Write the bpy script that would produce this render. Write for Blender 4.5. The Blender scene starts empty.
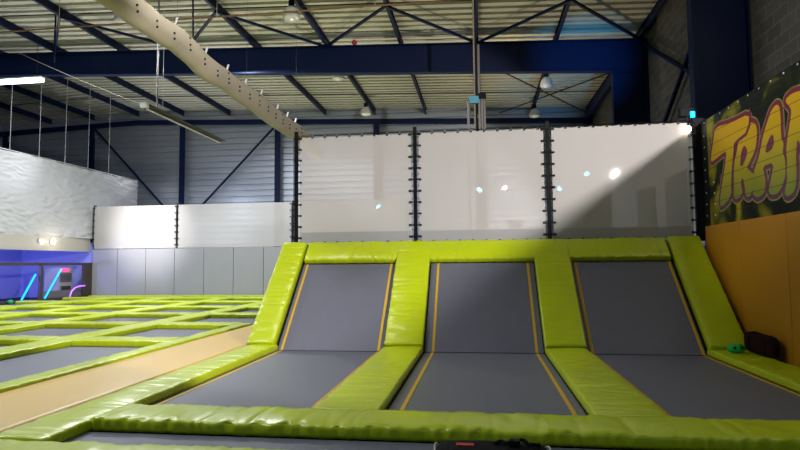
import bpy, bmesh, math, random
from mathutils import Vector, Matrix, noise
random.seed(4)
C = bpy.context.scene.collection
SC = bpy.context.scene
PI = math.pi

# ------------------------------------------------------------------ camera
cam_d = bpy.data.cameras.new('camera')
cam_d.sensor_width = 36.0
cam_d.lens = 580.0 / 800.0 * 36.0
cam_d.clip_start = 0.05
cam = bpy.data.objects.new('camera', cam_d)
C.objects.link(cam)
CR = Vector((0.9903908, 0.13802263, -0.00870717))
CU = Vector((0.01779567, -0.06475136, 0.99774274))
CF = Vector((-0.13714727, 0.98831018, 0.06658535))
cm = Matrix(((CR.x, CU.x, -CF.x, 0), (CR.y, CU.y, -CF.y, 0), (CR.z, CU.z, -CF.z, 1.5), (0, 0, 0, 1)))
cam.matrix_world = cm
SC.camera = cam

# ------------------------------------------------------------------ world, exposure
w = bpy.data.worlds.new('hall_world')
SC.world = w
w.use_nodes = True
w.node_tree.nodes['Background'].inputs[0].default_value = (0.85, 0.92, 1.0, 1)
w.node_tree.nodes['Background'].inputs[1].default_value = 0.05
SC.view_settings.view_transform = 'Standard'
SC.view_settings.look = 'None'
SC.view_settings.exposure = 0.12
SC.view_settings.gamma = 1.0
SC.view_settings.use_curve_mapping = False


def lamp(name, kind, loc, energy, color, size=0.3, aim=None, spot=None, blend=0.5):
    d = bpy.data.lights.new(name, kind)
    d.energy = energy
    d.color = color
    if kind == 'AREA':
        d.shape = 'DISK'
        d.size = size
    else:
        d.shadow_soft_size = size
    if kind == 'SPOT':
        d.spot_size = math.radians(spot)
        d.spot_blend = blend
    o = bpy.data.objects.new(name, d)
    C.objects.link(o)
    o.location = loc
    if aim is not None:
        v = Vector(aim) - Vector(loc)
        o.rotation_euler = v.to_track_quat('-Z', 'Y').to_euler()
    return o


WARM = (1.0, 0.95, 0.88)
COOL = (0.92, 0.96, 1.0)
CYAN = (0.05, 0.45, 1.0)
# unseen overhead lights added to brighten the lanes, court and far screens
for (x, y, e) in ((-4.4, 9.0, 110), (-11.2, 13.5, 720), (-15.0, 14.0, 300), (-12.5, 19.5, 700), (-9.0, 20.0, 500)):
    lamp('overhead_fill', 'AREA', (x, y, 9.0), e, WARM if x > -8 else COOL, 0.5, (x, y, 0))
lamp('lane_fill_spot', 'SPOT', (-8.4, 4.5, 9.0), 2000, COOL, 0.25, (-5.6, 7.5, 0.0), 84, 1.0)  # unseen spot added over the left lane, cone kept off the right
# unseen upward spots added to light the roof and bring out its ribs
for (x, e, c) in ((-17.5, 800, (0.95, 0.95, 1.0)), (-12.5, 900, (1.0, 0.93, 0.90)), (-7.5, 850, (1.0, 0.97, 0.68)), (-2.5, 700, (1.0, 0.94, 0.66)), (2.5, 560, (1.0, 0.86, 0.6))):
    lamp('roof_fill', 'SPOT', (x, 23.0, 3.0), e, c, 0.2, (x, 19.6, 9.9), 84, 0.9)
    lamp('far_roof_fill', 'SPOT', (x, 29.8, 3.6), e * 0.8, c, 0.2, (x, 27.6, 9.9), 84, 0.9)
for (x, e, c) in ((-13.0, 260, COOL), (-5.0, 260, (1.0, 0.95, 0.72)), (1.0, 160, (1.0, 0.9, 0.64))):
    lamp('front_roof_fill', 'SPOT', (x, 7.0, 7.0), e, c, 0.15, (x, 21.0, 12.2), 58, 0.7)
# unseen spot added to brighten the graffiti banner
lamp('banner_fill_spot', 'SPOT', (-2.0, 3.0, 8.0), 1250, (1.0, 0.92, 0.78), 0.2, (4.3, 9.3, 3.3), 22, 0.8)
# floodlight on the right wall behind the mural side: throws the slanting shade over the right lane
lamp('wall_flood', 'SPOT', (5.5, -0.5, 5.0), 6600, (1.0, 0.94, 0.89), 0.12, (-1.2, 12.0, 2.6), 53, 0.18)
# strong white light on the far left screen
lamp('court_flood', 'SPOT', (-17.0, 15.0, 8.4), 11000, (1, 0.97, 0.97), 0.3, (-16.0, 26.2, 3.4), 24, 1.0)
# warm and blue lamps shining up on the right half of the roof
lamp('roof_uplight', 'SPOT', (1.3, 23.2, 7.6), 160, (1.0, 0.78, 0.5), 0.1, (1.4, 23.6, 9.7), 150, 1.0)
lamp('blue_uplight', 'SPOT', (4.05, 12.3, 4.6), 2600, CYAN, 0.06, (3.6, 23.0, 9.5), 26, 1.0)
# small spot lamps behind the photographer that sparkle in the screens
for (x, y, z, col, e) in ((1.06, -1.3, 4.73, (1.0, 0.86, 0.62), 80), (-0.07, -1.3, 4.68, (0.1, 0.6, 1.0), 45),
                          (3.52, -1.3, 4.63, (0.05, 0.6, 1.0), 40), (3.7, 3.6, 4.5, (0.1, 0.6, 1.0), 14), (-4.52, -1.3, 4.1, (0.1, 0.5, 1.0), 16)):
    lamp('spot_lamp', 'POINT', (x, y, z), e, col, 0.07)
lamp('block_wall_fill', 'POINT', (5.1, 8.6, 7.4), 75, (1.0, 0.92, 0.8), 0.3)  # unseen point light added to brighten the block wall
lamp('cladding_lamp', 'POINT', (-14.6, 28.4, 4.6), 90, (0.80, 0.87, 1.0), 0.7)
lamp('arcade_lamp', 'POINT', (-20.6, 21.0, 1.5), 330, (0.30, 0.33, 1.0), 0.3)


# ------------------------------------------------------------------ materials
def mat(name, color, rough=0.6, metal=0.0, spec=0.5, emit=None, estr=0.0, noise_amt=0.0, noise_scale=3.0,
        bump=0.0, bump_scale=20.0, bump_stretch=(1, 1, 1), coat=0.0, coat_rough=0.03):
    m = bpy.data.materials.new(name)
    m.use_nodes = True
    nt = m.node_tree
    b = nt.nodes['Principled BSDF']
    b.inputs['Base Color'].default_value = (*color, 1)
    b.inputs['Roughness'].default_value = rough
    b.inputs['Metallic'].default_value = metal
    b.inputs['Specular IOR Level'].default_value = spec
    if coat:
        b.inputs['Coat Weight'].default_value = coat
        b.inputs['Coat Roughness'].default_value = coat_rough
    if emit:
        b.inputs['Emission Color'].default_value = (*emit, 1)
        b.inputs['Emission Strength'].default_value = estr
    tc = nt.nodes.new('ShaderNodeTexCoord')
    if noise_amt > 0:
        nz = nt.nodes.new('ShaderNodeTexNoise')
        nz.inputs['Scale'].default_value = noise_scale
        nz.inputs['Detail'].default_value = 5
        nt.links.new(tc.outputs['Object'], nz.inputs['Vector'])
        mx = nt.nodes.new('ShaderNodeMix')
        mx.data_type = 'RGBA'
        mx.inputs[6].default_value = tuple(c * (1 - noise_amt) for c in color) + (1,)
        mx.inputs[7].default_value = tuple(min(1, c * (1 + noise_amt)) for c in color) + (1,)
        nt.links.new(nz.outputs['Fac'], mx.inputs[0])
        nt.links.new(mx.outputs[2], b.inputs['Base Color'])
    if bump > 0:
        mp = nt.nodes.new('ShaderNodeMapping')
        mp.inputs['Scale'].default_value = bump_stretch
        nt.links.new(tc.outputs['Object'], mp.inputs['Vector'])
        nz = nt.nodes.new('ShaderNodeTexNoise')
        nz.inputs['Scale'].default_value = bump_scale
        nz.inputs['Detail'].default_value = 4
        nt.links.new(mp.outputs['Vector'], nz.inputs['Vector'])
        bp = nt.nodes.new('ShaderNodeBump')
        bp.inputs['Strength'].default_value = bump
        bp.inputs['Distance'].default_value = 0.02
        nt.links.new(nz.outputs['Fac'], bp.inputs['Height'])
        nt.links.new(bp.outputs['Normal'], b.inputs['Normal'])
    return m


M = {}
M['lime'] = mat('lime_vinyl', (0.46, 0.56, 0.006), 0.30, noise_amt=0.05, noise_scale=1.5, bump=0.7, bump_scale=2.2, bump_stretch=(2.2, 0.8, 1))
M['bed'] = mat('grey_jumping_mat', (0.112, 0.118, 0.162), 0.5, noise_amt=0.07, noise_scale=6, bump=0.15, bump_scale=300)
M['line'] = mat('yellow_webbing', (0.58, 0.34, 0.010), 0.6)
M['black'] = mat('black_paint', (0.004, 0.004, 0.005), 0.6, spec=0.2)
M['deck'] = mat('black_underframe', (0.012, 0.012, 0.014), 0.8)
M['tan'] = mat('tan_vinyl', (0.64, 0.42, 0.095), 0.38, noise_amt=0.06, noise_scale=1.0, bump=0.3, bump_scale=3.0)
M['orange'] = mat('orange_vinyl', (0.44, 0.195, 0.001), 0.5, noise_amt=0.05, noise_scale=1.2)
M['greypad'] = mat('grey_vinyl', (0.34, 0.34, 0.37), 0.42, noise_amt=0.04, bump=0.2, bump_scale=2.5)
M['blue'] = mat('blue_steel', (0.0007, 0.0085, 0.050), 0.5, spec=0.22, noise_amt=0.1)
M['galv'] = mat('galvanised_roof', (0.56, 0.55, 0.46), 0.45, 0.2, noise_amt=0.12, noise_scale=0.5)
M['cladding'] = mat('galvanised_cladding', (0.50, 0.54, 0.63), 0.38, 0.7, noise_amt=0.1, noise_scale=0.6)
M['lampwhite'] = mat('lamp_enamel', (0.62, 0.62, 0.58), 0.4)
M['lampglass'] = mat('lamp_diffuser', (0.75, 0.75, 0.72), 0.25)
M['duct'] = mat('beige_duct_cloth', (0.56, 0.50, 0.39), 0.75, noise_amt=0.16, noise_scale=2.0, bump=0.3, bump_scale=4)
M['hole'] = mat('dark_holes', (0.02, 0.015, 0.012), 0.8)
M['steel'] = mat('grey_steel', (0.32, 0.31, 0.30), 0.4, 0.7)
M['wire'] = mat('pale_wire', (0.55, 0.56, 0.58), 0.5, 0.2)
M['wiredark'] = mat('dark_cable', (0.02, 0.02, 0.022), 0.6)
M['pipe'] = mat('orange_pipe', (0.24, 0.125, 0.04), 0.5)
M['tanpole'] = mat('tan_pole', (0.26, 0.21, 0.15), 0.5)
M['brown'] = mat('brown_wood', (0.055, 0.040, 0.036), 0.6, noise_amt=0.2)
M['bag'] = mat('black_bag_fabric', (0.004, 0.004, 0.006), 0.8, spec=0.15, bump=0.4, bump_scale=40)
M['silver'] = mat('silver_piping', (0.5, 0.5, 0.52), 0.4)
M['red'] = mat('red_print', (0.55, 0.03, 0.03), 0.5)
M['maroon'] = mat('maroon_bag_fabric', (0.014, 0.002, 0.004), 0.8, spec=0.12, bump=0.3, bump_scale=30)
M['greenfluff'] = mat('green_fluff', (0.01, 0.42, 0.08), 0.8, bump=0.6, bump_scale=25)
M['bluewall'] = mat('blue_painted_wall', (0.40, 0.43, 0.85), 0.6)
M['greypanel'] = mat('grey_panel', (0.13, 0.12, 0.15), 0.5)
M['white'] = mat('white_paint', (0.75, 0.75, 0.77), 0.5)
M['pink'] = mat('pink_sign', (0.9, 0.05, 0.2), 0.5, emit=(1, 0.08, 0.3), estr=1.2)
M['cyantube'] = mat('cyan_tube', (0.0, 0.5, 0.9), 0.4, emit=(0.0, 0.42, 1.0), estr=1.6)
M['purpletube'] = mat('purple_tube', (0.5, 0.2, 0.9), 0.4, emit=(0.55, 0.22, 1.0), estr=0.9)
M['tubewhite'] = mat('white_tube', (1, 1, 1), 0.4, emit=(0.85, 0.95, 1.0), estr=6)
M['cyanlens'] = mat('cyan_lens', (0.0, 0.4, 0.9), 0.3, emit=(0.0, 0.35, 1.0), estr=5)
M['warmglow'] = mat('warm_glow', (1, 0.9, 0.7), 0.3, emit=(1, 0.88, 0.66), estr=14)
M['dimglow'] = mat('dim_glow', (0.8, 0.75, 0.8), 0.3, emit=(0.9, 0.8, 0.85), estr=0.5)
M['darkpanel'] = mat('dark_blue_panel', (0.05, 0.075, 0.10), 0.4)
M['label'] = mat('cyan_lit_white', (0.10, 0.38, 0.55), 0.4)  # cyan light falling on a white box, put into the base colour


def screen_material(name, color, transp, coat):
    m = mat(name, color, 0.55, coat=coat, coat_rough=0.02, noise_amt=0.02, noise_scale=0.8)
    nt = m.node_tree
    b = nt.nodes['Principled BSDF']
    out = nt.nodes['Material Output']
    tr = nt.nodes.new('ShaderNodeBsdfTransparent')
    mx = nt.nodes.new('ShaderNodeMixShader')
    mx.inputs[0].default_value = 1 - transp
    nt.links.new(tr.outputs[0], mx.inputs[1])
    nt.links.new(b.outputs[0], mx.inputs[2])
    nt.links.new(mx.outputs[0], out.inputs['Surface'])
    return m


M['screen'] = screen_material('white_mesh_screen', (0.56, 0.535, 0.53), 0.21, 1.0)
M['hem'] = screen_material('grey_mesh_hem', (0.36, 0.36, 0.38), 0.1, 0.3)
M['sheet'] = mat('white_plastic_sheet', (0.52, 0.52, 0.545), 0.36, bump=1.0, bump_scale=3.0, bump_stretch=(1, 1, 2))
M['sheetstrip'] = mat('beige_plastic_strip', (0.46, 0.43, 0.38), 0.35, coat=0.6, coat_rough=0.06)


def brick_material():
    m = mat('concrete_block', (0.2, 0.19, 0.18), 0.9)
    nt = m.node_tree
    b = nt.nodes['Principled BSDF']
    tc = nt.nodes.new('ShaderNodeTexCoord')
    sp = nt.nodes.new('ShaderNodeSeparateXYZ')
    cb = nt.nodes.new('ShaderNodeCombineXYZ')
    nt.links.new(tc.outputs['Object'], sp.inputs[0])
    nt.links.new(sp.outputs['Y'], cb.inputs['X'])
    nt.links.new(sp.outputs['Z'], cb.inputs['Y'])
    br = nt.nodes.new('ShaderNodeTexBrick')
    br.inputs['Color1'].default_value = (0.20, 0.18, 0.155, 1)
    br.inputs['Color2'].default_value = (0.13, 0.12, 0.105, 1)
    br.inputs['Mortar'].default_value = (0.26, 0.24, 0.21, 1)
    br.inputs['Scale'].default_value = 1.0
    br.inputs['Mortar Size'].default_value = 0.014
    br.inputs['Brick Width'].default_value = 0.56
    br.inputs['Row Height'].default_value = 0.27
    nt.links.new(cb.outputs[0], br.inputs['Vector'])
    nz = nt.nodes.new('ShaderNodeTexNoise')
    nz.inputs['Scale'].default_value = 9
    nt.links.new(tc.outputs['Object'], nz.inputs['Vector'])
    mx = nt.nodes.new('ShaderNodeMix')
    mx.data_type = 'RGBA'
    mx.blend_type = 'MULTIPLY'
    mx.inputs[0].default_value = 0.5
    nt.links.new(br.outputs['Color'], mx.inputs[6])
    nt.links.new(nz.outputs['Color'], mx.inputs[7])
    nt.links.new(mx.outputs[2], b.inputs['Base Color'])
    bp = nt.nodes.new('ShaderNodeBump')
    bp.inputs['Strength'].default_value = 0.6
    bp.inputs['Distance'].default_value = 0.01
    nt.links.new(br.outputs['Fac'], bp.inputs['Height'])
    bp.invert = True
    nt.links.new(bp.outputs['Normal'], b.inputs['Normal'])
    return m


M['block'] = brick_material()


def mural_mats():
    """printed banner: colours run from yellow to green down the sheet; thin dark plank grooves"""
    res = []
    for kind in ('back', 'fill', 'purple', 'pale'):
        m = mat('mural_' + kind, (0.2, 0.2, 0.02), 0.75, spec=0.2)
        nt = m.node_tree
        b = nt.nodes['Principled BSDF']
        tc = nt.nodes.new('ShaderNodeTexCoord')
        sp = nt.nodes.new('ShaderNodeSeparateXYZ')
        nt.links.new(tc.outputs['Object'], sp.inputs[0])
        mr = nt.nodes.new('ShaderNodeMapRange')
        nt.links.new(sp.outputs['Z'], mr.inputs['Value'])
        rp = nt.nodes.new('ShaderNodeValToRGB')
        if kind == 'fill':
            mr.inputs['From Min'].default_value = 2.4
            mr.inputs['From Max'].default_value = 3.8
            nt.links.new(mr.outputs[0], rp.inputs[0])
            e = rp.color_ramp.elements
            e[0].position = 0.0
            e[0].color = (0.16, 0.23, 0.045, 1)
            e[1].position = 1.0
            e[1].color = (0.72, 0.42, 0.006, 1)
            k = e.new(0.45)
            k.color = (0.40, 0.34, 0.02, 1)
            k = e.new(0.7)
            k.color = (0.62, 0.40, 0.008, 1)
        elif kind == 'purple':
            mr.inputs['From Min'].default_value = 2.4
            mr.inputs['From Max'].default_value = 3.8
            nt.links.new(mr.outputs[0], rp.inputs[0])
            e = rp.color_ramp.elements
            e[0].color = (0.13, 0.055, 0.10, 1)
            e[1].color = (0.23, 0.025, 0.060, 1)
        elif kind == 'pale':
            e = rp.color_ramp.elements
            e[0].color = (0.26, 0.28, 0.09, 1)
            e[1].color = (0.26, 0.28, 0.09, 1)
        else:
            nz = nt.nodes.new('ShaderNodeTexNoise')
            nz.inputs['Scale'].default_value = 1.3
            nz.inputs['Detail'].default_value = 2
            nz.inputs['Distortion'].default_value = 0.8
            nt.links.new(tc.outputs['Object'], nz.inputs['Vector'])
            nt.links.new(nz.outputs['Fac'], rp.inputs[0])
            e = rp.color_ramp.elements
            e[0].position = 0.42
            e[0].color = (0.005, 0.008, 0.006, 1)
            e[1].position = 0.72
            e[1].color = (0.34, 0.30, 0.01, 1)
            k = e.new(0.53)
            k.color = (0.016, 0.022, 0.006, 1)
        dv = nt.nodes.new('ShaderNodeMath')
        dv.operation = 'DIVIDE'
        dv.inputs[1].default_value = 0.215
        nt.links.new(sp.outputs['Z'], dv.inputs[0])
        fr = nt.nodes.new('ShaderNodeMath')
        fr.operation = 'FRACT'
        nt.links.new(dv.outputs[0], fr.inputs[0])
        gt = nt.nodes.new('ShaderNodeMath')
        gt.operation = 'LESS_THAN'
        gt.inputs[1].default_value = 0.05
        nt.links.new(fr.outputs[0], gt.inputs[0])
        mx = nt.nodes.new('ShaderNodeMix')
        mx.data_type = 'RGBA'
        mx.inputs[7].default_value = (0.03, 0.03, 0.01, 1)
        fm = nt.nodes.new('ShaderNodeMath')
        fm.operation = 'MULTIPLY'
        fm.inputs[1].default_value = 0.75
        nt.links.new(gt.outputs[0], fm.inputs[0])
        nt.links.new(fm.outputs[0], mx.inputs[0])
        nt.links.new(rp.outputs[0], mx.inputs[6])
        nt.links.new(mx.outputs[2], b.inputs['Base Color'])
        res.append(m)
    return res


M['mback'], M['mfill'], M['mpurple'], M['mpale'] = mural_mats()


# ------------------------------------------------------------------ mesh helpers
class MB:
    def __init__(self):
        self.v = []
        self.f = []

    def add(self, vs, fs):
        o = len(self.v)
        self.v += [tuple(p) for p in vs]
        self.f += [tuple(i + o for i in f) for f in fs]
        return self

    def box(self, x0, x1, y0, y1, z0, z1):
        return self.add([(x0, y0, z0), (x1, y0, z0), (x1, y1, z0), (x0, y1, z0), (x0, y0, z1), (x1, y0, z1), (x1, y1, z1), (x0, y1, z1)],
                        [(0, 3, 2, 1), (4, 5, 6, 7), (0, 1, 5, 4), (1, 2, 6, 5), (2, 3, 7, 6), (3, 0, 4, 7)])

    def prism(self, pts, axis, a, b):
        """polygon pts (2D) extruded along axis from a to b; order of the other axes: x:(y,z) y:(x,z) z:(x,y)"""
        n = len(pts)

        def P(p, t):
            return {'x': (t, p[0], p[1]), 'y': (p[0], t, p[1]), 'z': (p[0], p[1], t)}[axis]
        vs = [P(p, a) for p in pts] + [P(p, b) for p in pts]
        fs = [tuple(range(n)), tuple(range(2 * n - 1, n - 1, -1))] + [(i, i + n, (i + 1) % n + n, (i + 1) % n) for i in range(n)]
        return self.add(vs, fs)

    def bar(self, p0, p1, wd, ht, up=(0, 0, 1)):
        p0, p1 = Vector(p0), Vector(p1)
        d = (p1 - p0).normalized()
        u = Vector(up)
        s = d.cross(u)
        if s.length < 1e-4:
            s = d.cross(Vector((0, 1, 0)))
        s.normalize()
        u = s.cross(d)
        vs = []
        for p in (p0, p1):
            for a, b in ((-1, -1), (1, -1), (1, 1), (-1, 1)):
                vs.append(p + s * (a * wd / 2) + u * (b * ht / 2))
        return self.add(vs, [(0, 3, 2, 1), (4, 5, 6, 7), (0, 1, 5, 4), (1, 2, 6, 5), (2, 3, 7, 6), (3, 0, 4, 7)])

    def tube(self, pts, r, n=8, caps=True):
        pts = [Vector(p) for p in pts]
        rings = []
        rr = r if isinstance(r, (list, tuple)) else [r] * len(pts)
        for i, p in enumerate(pts):
            d = (pts[min(i + 1, len(pts) - 1)] - pts[max(i - 1, 0)]).normalized()
            a = d.cross(Vector((0, 0, 1)))
            if a.length < 1e-3:
                a = d.cross(Vector((0, 1, 0)))
            a.normalize()
            b = a.cross(d)
            rings.append([p + (a * math.cos(2 * PI * k / n) + b * math.sin(2 * PI * k / n)) * rr[i] for k in range(n)])
        vs = [v for r_ in rings for v in r_]
        fs = []
        for i in range(len(pts) - 1):
            for k in range(n):
                a, b = i * n + k, i * n + (k + 1) % n
                fs.append((a, b, b + n, a + n))
        if caps:
            fs.append(tuple(range(n - 1, -1, -1)))
            fs.append(tuple(range((len(pts) - 1) * n, len(pts) * n)))
        return self.add(vs, fs)

    def lathe(self, prof, n=20, c=(0, 0, 0)):
        vs, fs = [], []
        for (r, z) in prof:
            for k in range(n):
                vs.append((c[0] + r * math.cos(2 * PI * k / n), c[1] + r * math.sin(2 * PI * k / n), c[2] + z))
        for i in range(len(prof) - 1):
            for k in range(n):
                a, b = i * n + k, i * n + (k + 1) % n
                fs.append((a, b, b + n, a + n))
        fs.append(tuple(range(n - 1, -1, -1)))
        fs.append(tuple(range((len(prof) - 1) * n, len(prof) * n)))
        return self.add(vs, fs)

    def grid(self, fn, nu, nv):
        vs = [fn(i / nu, j / nv) for j in range(nv + 1) for i in range(nu + 1)]
        fs = [(j * (nu + 1) + i, j * (nu + 1) + i + 1, (j + 1) * (nu + 1) + i + 1, (j + 1) * (nu + 1) + i) for j in range(nv) for i in range(nu)]
        return self.add(vs, fs)

    def xf(self, m):
        self.v = [tuple(m @ Vector(p)) for p in self.v]
        return self

    def build(self, name, m, parent=None, smooth=False, bevel=0.0, solid=0.0):
        me = bpy.data.meshes.new(name)
        me.from_pydata(self.v, [], self.f)
        bm = bmesh.new()
        bm.from_mesh(me)
        bmesh.ops.recalc_face_normals(bm, faces=bm.faces)
        if bevel > 0:
            bmesh.ops.bevel(bm, geom=list(bm.edges), offset=bevel, segments=2, affect='EDGES', profile=0.6)
        bm.to_mesh(me)
        bm.free()
        if smooth:
            for p in me.polygons:
                p.use_smooth = True
        me.materials.append(m)
        o = bpy.data.objects.new(name, me)
        C.objects.link(o)
        if parent is not None:
            o.parent = parent
        if solid:
            md = o.modifiers.new('thickness', 'SOLIDIFY')
            md.thickness = solid
        return o


def tag(o, label, cat, group=None, kind=None):
    o['label'] = label
    o['category'] = cat
    if group:
        o['group'] = group
    if kind:
        o['kind'] = kind
    return o


def struct(name, mb, m, **k):
    o = mb.build(name, m, **k)
    o['kind'] = 'structure'
    return o


def empty(name, loc=(0, 0, 0)):
    o = bpy.data.objects.new(name, None)
    o.empty_display_size = 0.1
    C.objects.link(o)
    o.location = loc
    return o


def recenter(o):
    """put a top-level mesh object's origin at the bottom middle of its mesh"""
    vs = o.data.vertices
    lo = Vector([min(v.co[i] for v in vs) for i in range(3)])
    hi = Vector([max(v.co[i] for v in vs) for i in range(3)])
    c = Vector(((lo.x + hi.x) / 2, (lo.y + hi.y) / 2, lo.z))
    o.data.transform(Matrix.Translation(-c))
    o.location = c
    for ch in o.children:
        ch.data.transform(Matrix.Translation(-c))
    return o


seed = [0.0]


def pad_mb(L, W, T, ripple=0.005, puff=0.012, step=0.025, tuck=0.0):
    """a stuffed vinyl pad: local x 0..L, y -W/2..W/2, z 0..T, wrinkled top, gathered sides"""
    seed[0] += 7.3
    s0 = seed[0]
    r = min(0.022, T * 0.4)
    prof = [(-W / 2, 0.0)]
    for k in range(3):
        prof.append((-W / 2 - 0.003, 0.0 + (T - r) * (k + 1) / 3))
    for k in range(1, 4):
        a = PI - k * PI / 2 / 3
        prof.append((-W / 2 + r + r * math.cos(a), T - r + r * math.sin(a)))
    ny = max(4, int(W / 0.09))
    for k in range(1, ny):
        prof.append((-W / 2 + r + (W - 2 * r) * k / ny, T))
    for k in range(0, 4):
        a = PI / 2 - k * PI / 2 / 3
        prof.append((W / 2 - r + r * math.cos(a), T - r + r * math.sin(a)))
    for k in range(2, -1, -1):
        prof.append((W / 2 + 0.003, (T - r) * k / 3))
    n = len(prof)
    nx = max(6, int(L / step))
    mb = MB()
    vs = []
    xs = [0.0, 0.008] + [0.02 + (L - 0.04) * i / nx for i in range(nx + 1)] + [L - 0.008, L]
    for ix, x in enumerate(xs):
        e = 1.0
        if ix == 0 or ix == len(xs) - 1:
            e = 0.90
        elif ix == 1 or ix == len(xs) - 2:
            e = 0.97
        for (y, z) in prof:
            side = abs(y) > W / 2 - 0.02
            dy = dz = 0.0
            if side:
                k_ = noise.noise(Vector((x * 22, s0, (1 if y > 0 else -1) * 3))) * ripple * 1.6 * (0.3 + 0.7 * min(1, z / T + 0.2))
                dy = (1 if y > 0 else -1) * (k_ - tuck * (1 - z / T))
            if z > T * 0.5:
                q = 1 - (abs(y) / (W / 2)) ** 2
                dz = puff * max(0, q) + noise.noise(Vector((x * 3.1 + y * 2.4, y * 2.0 - x * 0.6, s0))) * 0.010 + noise.noise(Vector((x * 8 + y * 5, y * 2.5, s0 + 9))) * 0.005 - 0.010 * max(0, 0.16 - abs(noise.noise(Vector((x * 4.5, y * 0.9, s0 + 3))))) / 0.16
            vs.append((x, y * (0.97 + 0.03 * e) + dy, z * e + dz * (e > 0.99)))
    fs = []
    for i in range(len(xs) - 1):
        for k in range(n - 1):
            a, b = i * n + k, i * n + k + 1
            fs.append((a, b, b + n, a + n))
        fs.append((i * n + n - 1, i * n, (i + 1) * n, (i + 1) * n + n - 1))
    fs.append(tuple(range(n)))
    fs.append(tuple(range((len(xs) - 1) * n, len(xs) * n)))
    return mb.add(vs, fs)


def pad(name, x0, y0, x1, y1, W, T, z=0.0, m=None, **k):
    """pad lying flat from (x0,y0) to (x1,y1) along its centre line"""
    d = Vector((x1 - x0, y1 - y0, 0))
    mb = pad_mb(d.length, W, T, **k)
    o = mb.build(name, m or M['lime'], smooth=True)
    c = d.length / 2
    o.data.transform(Matrix.Translation((-c, 0, 0)))
    o.location = ((x0 + x1) / 2, (y0 + y1) / 2, z)
    o.rotation_euler = (0, 0, math.atan2(d.y, d.x))
    return o


# slope frame: s runs up the ramp, n is its normal
SY, SZ = 0.723, 0.691
O_Y = 9.9


def slope_m(x, s, n=0.0):
    """matrix with local x up the slope, local y to the left, local z along the normal, origin at (x, s)"""
    return Matrix(((0, -1, 0, x), (SY, 0, -SZ, O_Y + s * SY - n * SZ), (SZ, 0, SY, s * SZ + n * SY), (0, 0, 0, 1)))


# ------------------------------------------------------------------ setting
struct('floor', MB().box(-30.0, 6.2, -4.0, 31.5, -0.3, -0.03), M['deck'])
# roof: corrugated steel, ribs running across the hall
PITCH = 0.0375
RX = -19.8


def roof_z(x):
    return 9.86 - PITCH * x if x > RX else 9.86 - PITCH * RX + PITCH * (x - RX)


mb = MB()
ys = []
y = 10.0
prof = []
while y < 31.4:
    prof += [(y, 0.0), (y + 0.225, 0.0), (y + 0.235, 0.16), (y + 0.43, 0.16)]
    y += 0.44
prof = [(-4.0, 0.0)] + prof
xs_ = [6.3, RX, -30.2]
vs = [(x, p[0], roof_z(x) + p[1]) for x in xs_ for p in prof]
n = len(prof)
fs = [(i * n + k, i * n + k + 1, (i + 1) * n + k + 1, (i + 1) * n + k) for i in range(2) for k in range(n - 1)]
mb.add(vs, fs)
struct('ceiling', mb, M['galv'], solid=0.01)
# far wall: horizontal ribbed cladding
mb = MB()
prof = []
z = 0.0
while z < 10.6:
    prof += [(z, 0.0), (z + 0.20, 0.0), (z + 0.235, 0.08), (z + 0.305, 0.08)]
    z += 0.34
n = len(prof)
vs = [(x, 31.35 + p[1], p[0]) for x in (-30.1, 6.2) for p in prof]
mb.add(vs, [(k, k + 1, n + k + 1, n + k) for k in range(n - 1)])
struct('wall_back', mb, M['cladding'], solid=0.02)
struct('wall_right', MB().box(5.92, 6.2, -4.0, 31.35, -0.03, 10.1), M['block'])
struct('wall_left', MB().box(-30.2, -30.0, -4.0, 31.35, -0.03, 10.0), M['cladding'])


def i_beam_x(name, x0, x1, y, zb, zt, fw=0.28, tf=0.04, ab=0.0, at=0.0):
    """I-beam along x; bottom and top heights are functions of x"""
    mb = MB()
    for (a, b, hw) in ((lambda x: zb(x), lambda x: zb(x) + tf, fw / 2), (lambda x: zt(x) - tf, lambda x: zt(x), fw / 2), (lambda x: zb(x) + tf, lambda x: zt(x) - tf, 0.012)):
        vs = [(x, yy, f(x)) for x in (x0, x1) for yy in (y - hw, y + hw) for f in (a, b)]
        mb.add(vs, [(0, 1, 3, 2), (4, 6, 7, 5), (0, 4, 5, 1), (2, 3, 7, 6), (0, 2, 6, 4), (1, 5, 7, 3)])
    return mb


FR = [13.4, 21.0]
for y in FR:
    o = struct('rafter_beam', i_beam_x('r', RX, 5.9, y, lambda x: 8.44 - 0.048 * x, lambda x: 9.55 - PITCH * x), M['blue'])
    o['label'] = 'deep blue steel rafter spanning the hall above the white screens' if y > 20 else 'deep blue steel rafter above the front frame'
    struct('rafter_beam', i_beam_x('r', -30.0, RX, y, lambda x: 9.39 + 0.03 * (x - RX), lambda x: 9.55 - PITCH * RX + PITCH * (x - RX)), M['blue'])
    mb = MB()
    mb.box(4.70, 4.74, y - 0.14, y + 0.14, -0.03, 8.2).box(5.86, 5.90, y - 0.14, y + 0.14, -0.03, 9.3).box(4.74, 5.86, y - 0.012, y + 0.012, -0.03, 8.15)
    mb.box(4.74, 5.86, y - 0.10, y + 0.10, 8.16, 8.20)
    struct('portal_column', mb, M['blue'])
# purlins along the hall
for i in range(-9, 3):
    x = 2.835 * i
    zt = roof_z(x) - 0.005
    mb = MB().box(x - 0.05, x + 0.05, 10.0, 31.3, zt - 0.03, zt).box(x - 0.012, x + 0.012, 10.0, 31.3, zt - 0.26, zt - 0.03).box(x - 0.05, x + 0.05, 10.0, 31.3, zt - 0.29, zt - 0.26)
    struct('roof_purlin', mb, M['blue'])
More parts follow.
